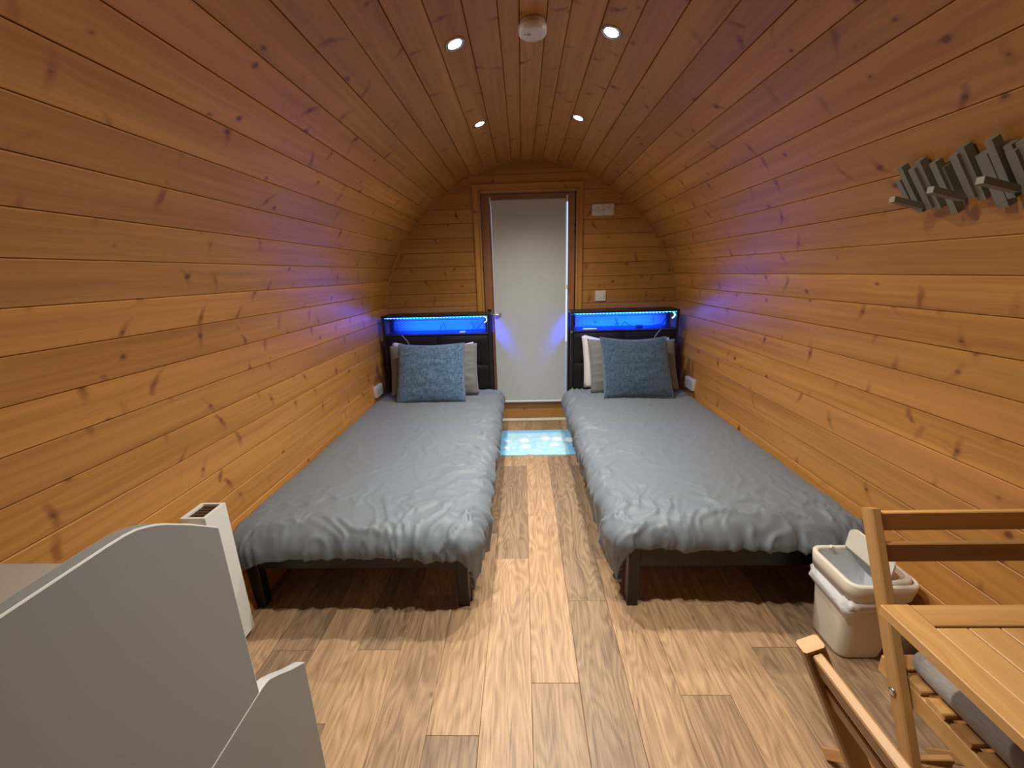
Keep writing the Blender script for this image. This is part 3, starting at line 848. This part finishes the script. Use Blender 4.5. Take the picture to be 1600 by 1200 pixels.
# ------------------------------------------------------------------ door mat
def mat_material():
    N = NT('pale_blue_mat')
    co_ = N.n('ShaderNodeTexCoord').outputs['Object']
    s = N.n('ShaderNodeSeparateXYZ', {0: co_})
    nz = N.noise(co_, 22., 3.)
    base = N.mix(N.mapr(nz, .35, .65), (.38, .72, .88, 1), (.52, .84, .93, 1))
    bx = N.mapr(N.math('ABSOLUTE', s.outputs[0]), .23, .245, 0., 1.)
    by = N.mapr(s.outputs[1], .17, .20, 0., 1.)
    base = N.mix(N.math('MAXIMUM', bx, by), base, (.22, .55, .85, 1))
    m = None
    for (x, y, r_) in ((-.10, .03, .035), (.075, .06, .035), (.165, .05, .04), (-.09, -.09, .035), (.14, -.06, .03), (-.24, -.11, .02), (-.235, .02, .018), (.27, .03, .045)):
        d = N.n('ShaderNodeVectorMath', {0: N.xyz(s.outputs[0], s.outputs[1]), 1: (x, y, 0)}, operation='DISTANCE').outputs['Value']
        k = N.mapr(N.math('ADD', d, N.math('MULTIPLY', nz, .02)), r_, r_ + .022, 1., 0.)
        m = k if m is None else N.math('MAXIMUM', m, k)
    base = N.mix(m, base, (.9, .93, .95, 1))
    N.set(N.b.inputs['Base Color'], base); N.b.inputs['Roughness'].default_value = .85
    N.bump(N.noise(co_, 300., 2.), .4, .002)
    return N.m
mb = MB(); pts = rrect(-.292, .292, -.247, .247, .012, 3)
# small bite at the near edge where the mat is folded
pts = [p for p in pts]
idx = max(range(len(pts)), key=lambda k: (-pts[k][1] * 10 + -pts[k][0]))
near = []
for p in pts: near.append(p)
out = []
for k, p in enumerate(near):
    out.append(p)
    q = near[(k + 1) % len(near)]
    if abs(p[1] + .247) < 1e-6 and abs(q[1] + .247) < 1e-6 and q[0] - p[0] > .2:
        for t in range(9):
            a = math.pi * t / 8; out.append((-.055 - .026 * math.cos(a), -.247 + .010 * math.sin(a)))
for zz0, zz1 in ((.0005, .008),):
    n = len(out)
    r0 = [(p[0], p[1], zz0) for p in out]; r1 = [(p[0], p[1], zz1) for p in out]
    mb.grid([r0, r1], close=True, smooth=False); mb.face(r1); mb.face(r0[::-1])
mt = mb.build('door_mat', mat_material()); mt.location = (.092, 3.068, 0)
tag(mt, 'pale blue patterned door mat on the floor between the beds', 'mat')
mb = MB()
for (x, y, l, a) in ((0.202, -.028, .014, .6), (0.216, -.040, .010, -.5), (0.232, -.022, .018, .9), (0.247, -.036, .010, 0), (0.222, -.020, .010, 1.2)):
    mb.beam((x, y, .0082), (x + l * math.cos(a), y + l * math.sin(a), .0082), (0, .004, 0), (0, 0, .0006))
mb.build('printed_mark', M['print'], mt)['kind'] = 'stuff'

# ------------------------------------------------------------------ kitchenette end at the left
kit = tag(empty('kitchen_unit', (-.88, .1, 0)), 'grey kitchen unit with curved stepped side panels at the left', 'cabinet')
def K(name, mat, mb, par=kit):
    mb.v = [(v[0] + .88, v[1] - .1, v[2]) for v in mb.v]; return mb.build(name, mat, par)
def side_panel(name, x0, x1, outline):
    """outline in (y, z) counter-clockwise; faces grey, lower edging pale, bevels pale as a painted highlight"""
    mb = MB(); f = lambda p, x: (x, p[0], p[1])
    mb.face([f(p, x1) for p in outline]); mb.face([f(p, x0) for p in reversed(outline)])
    n = len(outline)
    o = None
    for i in range(n):
        a_, b_ = outline[i], outline[(i + 1) % n]
        mb.face([f(a_, x0), f(b_, x0), f(b_, x1), f(a_, x1)])
    o = K(name, M['grey_paint'], mb)
    o.data.materials.append(M['edging_and_glint'])
    for p in o.data.polygons:
        if abs(p.normal.x) < .5 and name == 'lower_side_panel': p.material_index = 1
    be = o.modifiers.new('rounded_edge', 'BEVEL'); be.width = .0025; be.segments = 2; be.limit_method = 'ANGLE'; be.angle_limit = math.radians(50); be.material = 1  # pale bevel colour paints in the highlight along the panel edges
    return o
up = [(-1.25, .484), (.655, .484), (.655, .884), (.652, .889)]
for y_, z_ in ((.600, .930), (.560, .958), (.545, .967), (.530, .974), (.514, .980), (.495, .983), (.470, .984)): up.append((y_, z_))
up += [(-1.25, .984)]
side_panel('upper_side_panel', -.601, -.575, up)
lo_ = [(-1.25, 0), (.812, 0), (.812, .381), (.808, .386)]
for y_, z_ in ((.760, .421), (.720, .455), (.700, .470), (.690, .477), (.680, .481), (.664, .4835)): lo_.append((y_, z_))
lo_ += [(-1.25, .4835)]
side_panel('lower_side_panel', -.6005, -.5755, lo_)
mb = MB(); mb.box((-1.165, -1.25, .780), (-.602, .655, .808), ch=.002); K('worktop', M['worktop'], mb)
mb = MB(); mb.box((-1.145, .625, .0), (-.602, .652, .779)); K('end_panel', M['grey_paint'], mb)

# ------------------------------------------------------------------ wall heater
ht = tag(empty('wall_heater', (-1.11, 1.0, .05)), 'slim white electric wall heater behind the grey unit at bed foot', 'heater')
def HT(name, mat, mb, par=ht):
    mb.v = [(v[0] + 1.11, v[1] - 1.0, v[2] - .05) for v in mb.v]; return mb.build(name, mat, par)
mb = MB()
hx0, hx1, hy0, hy1, hz0, hz1 = -1.150, -1.064, 1.165, 1.262, .035, .572
for lo2, hi2 in (((hx0, hy0, hz0), (hx1, hy0 + .008, hz1)), ((hx0, hy1 - .008, hz0), (hx1, hy1, hz1)), ((hx0, hy0 + .008, hz0), (hx0 + .012, hy1 - .008, hz1)), ((hx1 - .012, hy0 + .008, hz0), (hx1, hy1 - .008, hz1)), ((hx0 + .012, hy0 + .008, hz0), (hx1 - .012, hy1 - .008, hz1 - .02))):
    mb.box(lo2, hi2, ax=2)
HT('end_housing', M['heater'], mb)
mb = MB()
for k in range(5):
    yy = hy0 + .012 + k * .016; mb.box((hx0 + .014, yy, hz1 - .014), (hx1 - .014, yy + .011, hz1 - .006))
g = HT('grille', M['grille'], mb); g['kind'] = 'stuff'
for k in range(6):
    y1 = hy0 - .004 - k * .070
    mb = MB(); mb.box((hx0 + .004, y1 - .066, hz0 + .01), (hx1 - .012, y1, hz1 - .028), ax=2, ch=.010); HT('section', M['heater'], mb)
for x_ in (hx0 - .035, ):
    mb = MB(); mb.box((x_, hy0 - .02, .40), (hx0, hy0 + .01, .43)); HT('bracket', M['heater'], mb)
    mb = MB(); mb.box((x_, hy0 - .30, .40), (hx0 + .004, hy0 - .27, .43)); HT('bracket', M['heater'], mb)

# ------------------------------------------------------------------ coat rack on the right wall
RZ = 1.53
sR = [k for k in range(len(dense)) if dense[k, 0] > .5]
s_r = float(np.interp(-RZ, -dense[sR, 1], arc[sR])); rx, rz_ = pt(s_r); rn = nrm(s_r)
rn3 = Vector((rn.x, 0, rn.y)).normalized(); ru = Vector((0, -1, 0)); rt = rn3.cross(ru).normalized()
if rt.z < 0: rt = -rt
RO = Vector((rx, 1.15, rz_)) + rn3 * .004
rack = tag(empty('coat_rack', RO), 'grey-green slatted coat rack with wooden pegs on right wall', 'coat rack')
# slats measured as (along, width, top, bottom, layer); along grows towards the photographer
def photo_plane(px, py, off):
    c = Vector(((px - 800) / FPX, (600 - py) / FPX, -1)); r_ = R @ c
    o_ = RO + rn3 * off; t = (o_ - Vector((0, 0, H))).dot(rn3) / r_.dot(rn3)
    p = Vector((0, 0, H)) + r_ * t - RO
    return p.dot(ru), p.dot(rt)
SL = [('b', 235, 620, 275, 612, 310, 850), ('f', 245, 500, 290, 488, 395, 925), ('f', 352, 520, 405, 500, 492, 890), ('b', 410, 450, 458, 428, 565, 890),
      ('f', 548, 460, 605, 440, 705, 935), ('b', 625, 505, 690, 490, 750, 800), ('f', 735, 395, 805, 370, 885, 795), ('b', 800, 330, 868, 285, 985, 805),
      ('b', 985, 400, 1085, 345, 1145, 880), ('f', 1060, 255, 1135, 225, 1230, 795), ('b', 1240, 300, 1320, 270, 1330, 740), ('f', 1262, 360, 1355, 330, 1400, 830), ('b', 1355, 262, 1440, 240, 1520, 760)]
def beamp(mb, s0, s1, t0, t1, o0, o1):
    f = lambda s_, t_, o_: ru * s_ + rt * t_ + rn3 * o_
    c = [(s0, t0), (s1, t0), (s1, t1), (s0, t1)]
    lo_f = [f(p[0], p[1], o0) for p in c]; hi_f = [f(p[0], p[1], o1) for p in c]
    mb.face(hi_f); mb.face(lo_f[::-1])
    for i in range(4): mb.face([lo_f[i], lo_f[(i + 1) % 4], hi_f[(i + 1) % 4], hi_f[i]])
smax = 0
for (lay, ax, ay, bx_, by_, cx_, cy_) in SL:
    off = .034 if lay == 'f' else .026
    A = photo_plane(1360 + ax / 6, 180 + ay / 6, off); B = photo_plane(1360 + bx_ / 6, 180 + by_ / 6, off); C_ = photo_plane(1360 + cx_ / 6, 180 + cy_ / 6, off)
    mb = MB(); s0, s1 = A[0], max(B[0], A[0] + .014)
    beamp(mb, s0, s1, C_[1], (A[1] + B[1]) / 2, off - .020, off); mb.build('slat', M['rack'], rack); smax = max(smax, s1)
smin = photo_plane(1360 + 240 / 6, 290, .02)[0]
hgt = [.07, .09, .05, .10, .08, .06, .09]
for k in range(7):
    s0 = smax + .002 + k * .026; off = .034 if k % 2 == 0 else .026
    mb = MB(); beamp(mb, s0, s0 + .022, -.075 - .01 * (k % 3), hgt[k], off - .020, off); mb.build('slat', M['rack'], rack)
mb = MB(); beamp(mb, smin + .005, smax + .18, -.035, .035, .0005, .0042); mb.build('back_rail', M['rack'], rack)
pegs = [((480, 865), (172, 790)), ((865, 785), (535, 715)), ((1365, 705), (985, 630))]
for (bx_, by_), (tx, ty) in pegs:
    A = photo_plane(1360 + (bx_ - 15) / 6, 180 + by_ / 6, .040)
    T = photo_plane(1360 + tx / 6, 180 + ty / 6, .095)
    a = ru * A[0] + rt * (A[1]) + rn3 * .036; b = ru * T[0] + rt * T[1] + rn3 * .095
    # pegs stand straight out from the rack, tilted up
    b = ru * A[0] + rt * (A[1] + .066) + rn3 * .092
    mb = MB(); mb.beam(a, b, ru * .018, (rt * .8 - rn3 * .6).normalized() * .015)
    pg = mb.build('peg', M['rack'], rack)
    d = (b - a).normalized(); mb = MB(); mb.beam(b + d * .0002, b + d * .0016, ru * .018, (rt * .8 - rn3 * .6).normalized() * .015); tip = mb.build('peg_tip', M['rack_tip'], rack)

# ------------------------------------------------------------------ folding chairs and table
LEAN = .465
def make_chair(loc, rz, label, rl=.12):
    t = tag(empty('folding_chair', loc, rz), label, 'chair', 'acacia folding chairs at the table')
    W_ = .20
    yt = .187                                         # post centre at z = .79
    dirv = Vector((0, -LEAN, -1)).normalized(); hv = Vector((0, 1, -LEAN)).normalized() * .031
    for sx in (-1, 1):
        xo = sx * (W_ - .011)
        a = Vector((xo, yt, .795)); b = Vector((xo, yt - LEAN * .785, .012))
        mb = MB(); mb.beam(a, b, (.022, 0, 0), hv, .003); mb.build('front_leg', M['acacia'], t)
        # rear leg
        xi = sx * (W_ - .058)
        mb = MB(); mb.beam((xi, -.14, .455), (xi, .20, .012), (.016, 0, 0), Vector((0, 1, .77)).normalized() * .028, .002); mb.build('rear_leg', M['acacia'], t)
        # seat side rail
        xs = sx * (W_ - .034)
        mb = MB(); mb.box((xs - .010, -.195, .437), (xs + .010, .095, .480), ax=1, ch=.002); mb.build('seat_rail', M['acacia'], t)
        # bolt
        mb = MB(); mb.lathe([(.008, sx * W_ + sx * .0003), (.008, sx * W_ + sx * .003), (.004, sx * W_ + sx * .0045)], (0, yt - LEAN * .335, .455), 14, 0); mb.build('bolt', M['chrome'], t)
    for zt_ in (.792, .732):
        yc_ = yt - LEAN * (.79 - zt_) - .003
        mb = MB(); mb.beam((-W_ + .0225, yc_ - .009, zt_ - .022), (W_ - .0225, yc_ - .009, zt_ - .022), Vector((0, 1, -rl)).normalized() * .014, Vector((0, rl, 1)).normalized() * .043, .002); mb.build('back_rail', M['acacia'], t)
    for k in range(6):
        y0 = -.190 + k * .048
        mb = MB(); mb.box((-W_ + .024, y0, .4805), (W_ - .024, y0 + .038, .491), ax=0, ch=.002); mb.build('seat_slat', M['acacia'], t)
    zc_ = .10; mb = MB(); yy = yt - LEAN * (.79 - zc_)
    mb.box((-W_ + .0225, yy - .008, zc_ - .015), (W_ - .0225, yy + .008, zc_ + .015), ax=0, ch=.002); mb.build('stretcher', M['acacia'], t)
    mb = MB(); mb.box((-W_ + .067, .145, .045), (W_ - .067, .160, .075), ax=0, ch=.002); mb.build('stretcher', M['acacia'], t)
    return t
make_chair((.965, .650, 0), 0, 'wooden folding chair tucked under the far side of the table, grey pad on seat')
make_chair((.597, .298, 0), math.radians(90), 'wooden folding chair at the left side of the table, nearest the camera', .46)

# seat pads
def seat_pad(x0, x1, y0, y1, z0, z1, label, name='seat_pad'):
    mb = MB(); cx, cy = (x0 + x1) / 2, (y0 + y1) / 2; r_ = (z1 - z0) / 2; rows = []
    for k in range(9):
        a = -math.pi / 2 + math.pi * k / 8
        ins = r_ * (1 - math.cos(a)); zz = (z0 + z1) / 2 + r_ * math.sin(a)
        rows.append([(p[0], p[1], zz) for p in rrect(x0 + ins, x1 - ins, y0 + ins, y1 - ins, max(.035 - ins, .006), 6)])
    mb.grid(rows, close=True)
    mb.face(rows[0][::-1]); mb.face(rows[-1])
    o = mb.build(name, M['seatpad']); return tag(o, label, 'seat pad')
seat_pad(.802, 1.128, .452, .715, .492, .540, 'taupe grey seat pad lying on the chair under the table')
o = seat_pad(-.155, .155, -.075, .075, 0, .035, 'taupe grey pad standing upright behind the seat of the tucked-in chair')
o.rotation_euler = (math.radians(97), 0, 0); o.location = (.985, .778, .515)
seat_pad(.415 + .05, .415 + .05 + .27, .14, .46, .492, .532, 'grey seat pad on the near chair at the table side') if False else None

# table
tb = tag(empty('folding_table', (.96, .335, 0)), 'slatted wooden folding table against the right wall', 'table')
def T_(name, mb, mat='acacia', par=tb):
    mb.v = [(v[0] - .96, v[1] - .335, v[2]) for v in mb.v]; return mb.build(name, M[mat], par)
TX_0, TX_1, TY0, TY1, TZ0, TZ1 = .660, 1.262, .03, .648, .690, .710
mb = MB(); mb.box((TX_0, TY0, TZ0), (TX_0 + .052, TY1, TZ1), ax=1, ch=.0015); T_('frame_board', mb)
mb = MB(); mb.box((TX_1 - .052, TY0, TZ0), (TX_1, TY1, TZ1), ax=1, ch=.0015); T_('frame_board', mb)
mb = MB(); mb.box((TX_0 + .0525, TY1 - .048, TZ0), (TX_1 - .0525, TY1, TZ1), ax=0, ch=.0015); T_('frame_board', mb)
mb = MB(); mb.box((TX_0 + .0525, TY0, TZ0), (TX_1 - .0525, TY0 + .048, TZ1), ax=0, ch=.0015); T_('frame_board', mb)
n = 9; ww = (TX_1 - TX_0 - .105) / n
for k in range(n):
    x0 = TX_0 + .0525 + k * ww
    mb = MB(); mb.box((x0 + .0012, TY0 + .050, TZ0 + .002), (x0 + ww - .0012, TY1 - .051, TZ1 - .002), ax=1, ch=.0015); T_('slat', mb)
for xx in (TX_0 + .06, TX_1 - .08):
    mb = MB(); mb.box((xx, TY0 + .04, TZ0 - .030), (xx + .02, TY1 - .045, TZ0 - .0005), ax=1, ch=.002); T_('bearer', mb)
for xx, e in ((.845, 1), (1.205, -1)):
    mb = MB(); mb.beam((xx, .560, .685), (xx, .05, .01), (.020, 0, 0), Vector((0, 1, -.75)).normalized() * .035, .002); T_('leg', mb)
    mb = MB(); mb.beam((xx + e * .022, .09, .685), (xx + e * .022, .60, .01), (.020, 0, 0), Vector((0, 1, .75)).normalized() * .035, .002); T_('leg', mb)

# ------------------------------------------------------------------ waste bin
bn = tag(empty('waste_bin', (1.15, 1.23, 0)), 'white plastic waste bin with liner bag and flap lid half open', 'bin')
def B_(name, mat, mb, par=bn, **k):
    mb.v = [(v[0] - 1.15, v[1] - 1.23, v[2]) for v in mb.v]; return mb.build(name, mat, par, **k)
def brect(z, ins=0.):
    t = z / .33
    return rrect(1.073 - .028 * t + ins, 1.225 + .028 * t - ins, 1.150 - .030 * t + ins, 1.300 + .018 * t - ins, max(.032 - ins * .6, .01), 6)
mb = MB(); rows = [[(p[0], p[1], z) for p in brect(z, i_)] for z, i_ in ((0.001, .008), (.006, .001), (.015, 0), (.10, 0), (.20, 0), (.288, 0))]
inn = [[(p[0], p[1], z) for p in brect(z, .004)] for z in (.288, .05, .012)]
mb.grid(rows + inn, close=True); mb.face(rows[0][::-1]); mb.face(inn[-1])
B_('body', M['binwhite'], mb, merge=True)
mb = MB(); rr = [(.270, -.004), (.268, -.009), (.300, -.010), (.326, -.010), (.331, -.006), (.331, .003), (.325, .006), (.290, .006)]
rows = [[(p[0], p[1], z) for p in brect(z, i_)] for z, i_ in rr]; mb.grid(rows + [rows[0]], close=True); B_('rim', M['binwhite'], mb, merge=True)
mb = MB(); rows = []
for k in range(14):
    z = .322 - k * .022; n = 0; ring = []
    for q, p in enumerate(brect(z, .010 + .0015 * k)):
        d = fbm(q * .55, z * 9, 2.) * .006
        c = Vector((p[0] - 1.154, p[1] - 1.231)); c = c * (1 + d * 4)
        ring.append((1.154 + c.x, 1.231 + c.y, z))
    rows.append(ring)
mb.grid(rows, close=True); mb.face(rows[-1]); B_('liner_inside', M['bag'], mb)
mb = MB(); rows = []
nq = 28
base = brect(.28, -.0005)
for k in range(9):
    ring = []
    for q, p in enumerate(base):
        ph = q / len(base) * 2 * math.pi
        wl = max(0, math.cos(ph - math.radians(195))) ** .6; drop = .004 + .085 * wl + .018 * fbm(q * .8, 3.) * wl
        z = .275 - drop * k / 8
        bulge = .003 + (.015 * math.sin(math.pi * k / 8) + .013 * fbm(q * 1.1, k * .7, 5.)) * wl
        pr = brect(z, -bulge)[q]
        ring.append((pr[0], pr[1], z))
    rows.append(ring)
mb.grid(rows, close=True); B_('liner_overhang', M['bag'], mb)
# lid: right half closed, left half flipped upright on the middle hinge
mb = MB(); hxm = 1.160
out = [p for p in rrect(1.052, 1.246, 1.122, 1.315, .035, 6)]
right = [p for p in out if p[0] > hxm]
right = sorted(right, key=lambda p: math.atan2(p[1] - 1.227, p[0] - hxm))
outl = [(hxm, 1.122)] + right + [(hxm, 1.315)]
rows = []
for zz, k in ((.331, 1.0), (.338, 1.0), (.344, .95), (.346, .8)):
    rows.append([(hxm + (p[0] - hxm) * k, 1.227 + (p[1] - 1.227) * k, zz) for p in outl])
mb.grid(rows, close=True); mb.face(rows[-1]); mb.face(rows[0][::-1]); B_('fixed_lid', M['binwhite'], mb)
mb = MB(); fl_ = []
for p in out:
    if p[0] <= hxm: fl_.append(p)
fl_ = sorted([(hxm - p[0], p[1]) for p in fl_], key=lambda q: q[1])
outl = [(0, 1.128)] + [(q[0] * .72, 1.128 + (q[1] - 1.122) * .96) for q in fl_] + [(0, 1.312)]
ring0 = [(hxm - .004 + q[0] * .10, q[1], .340 + q[0]) for q in outl]; ring1 = [(p[0] + .006, p[1], p[2] + .001) for p in ring0]
mb.face(ring0); mb.face(ring1[::-1])
for i in range(len(outl)):
    k = (i + 1) % len(outl); mb.face([ring0[i], ring0[k], ring1[k], ring1[i]])
B_('flap', M['binwhite'], mb)
mb = MB(); mb.tube([(1.105, 1.300, .335), (1.105, 1.312, .335)], .007, 8); B_('hinge_pin', M['binwhite'], mb)
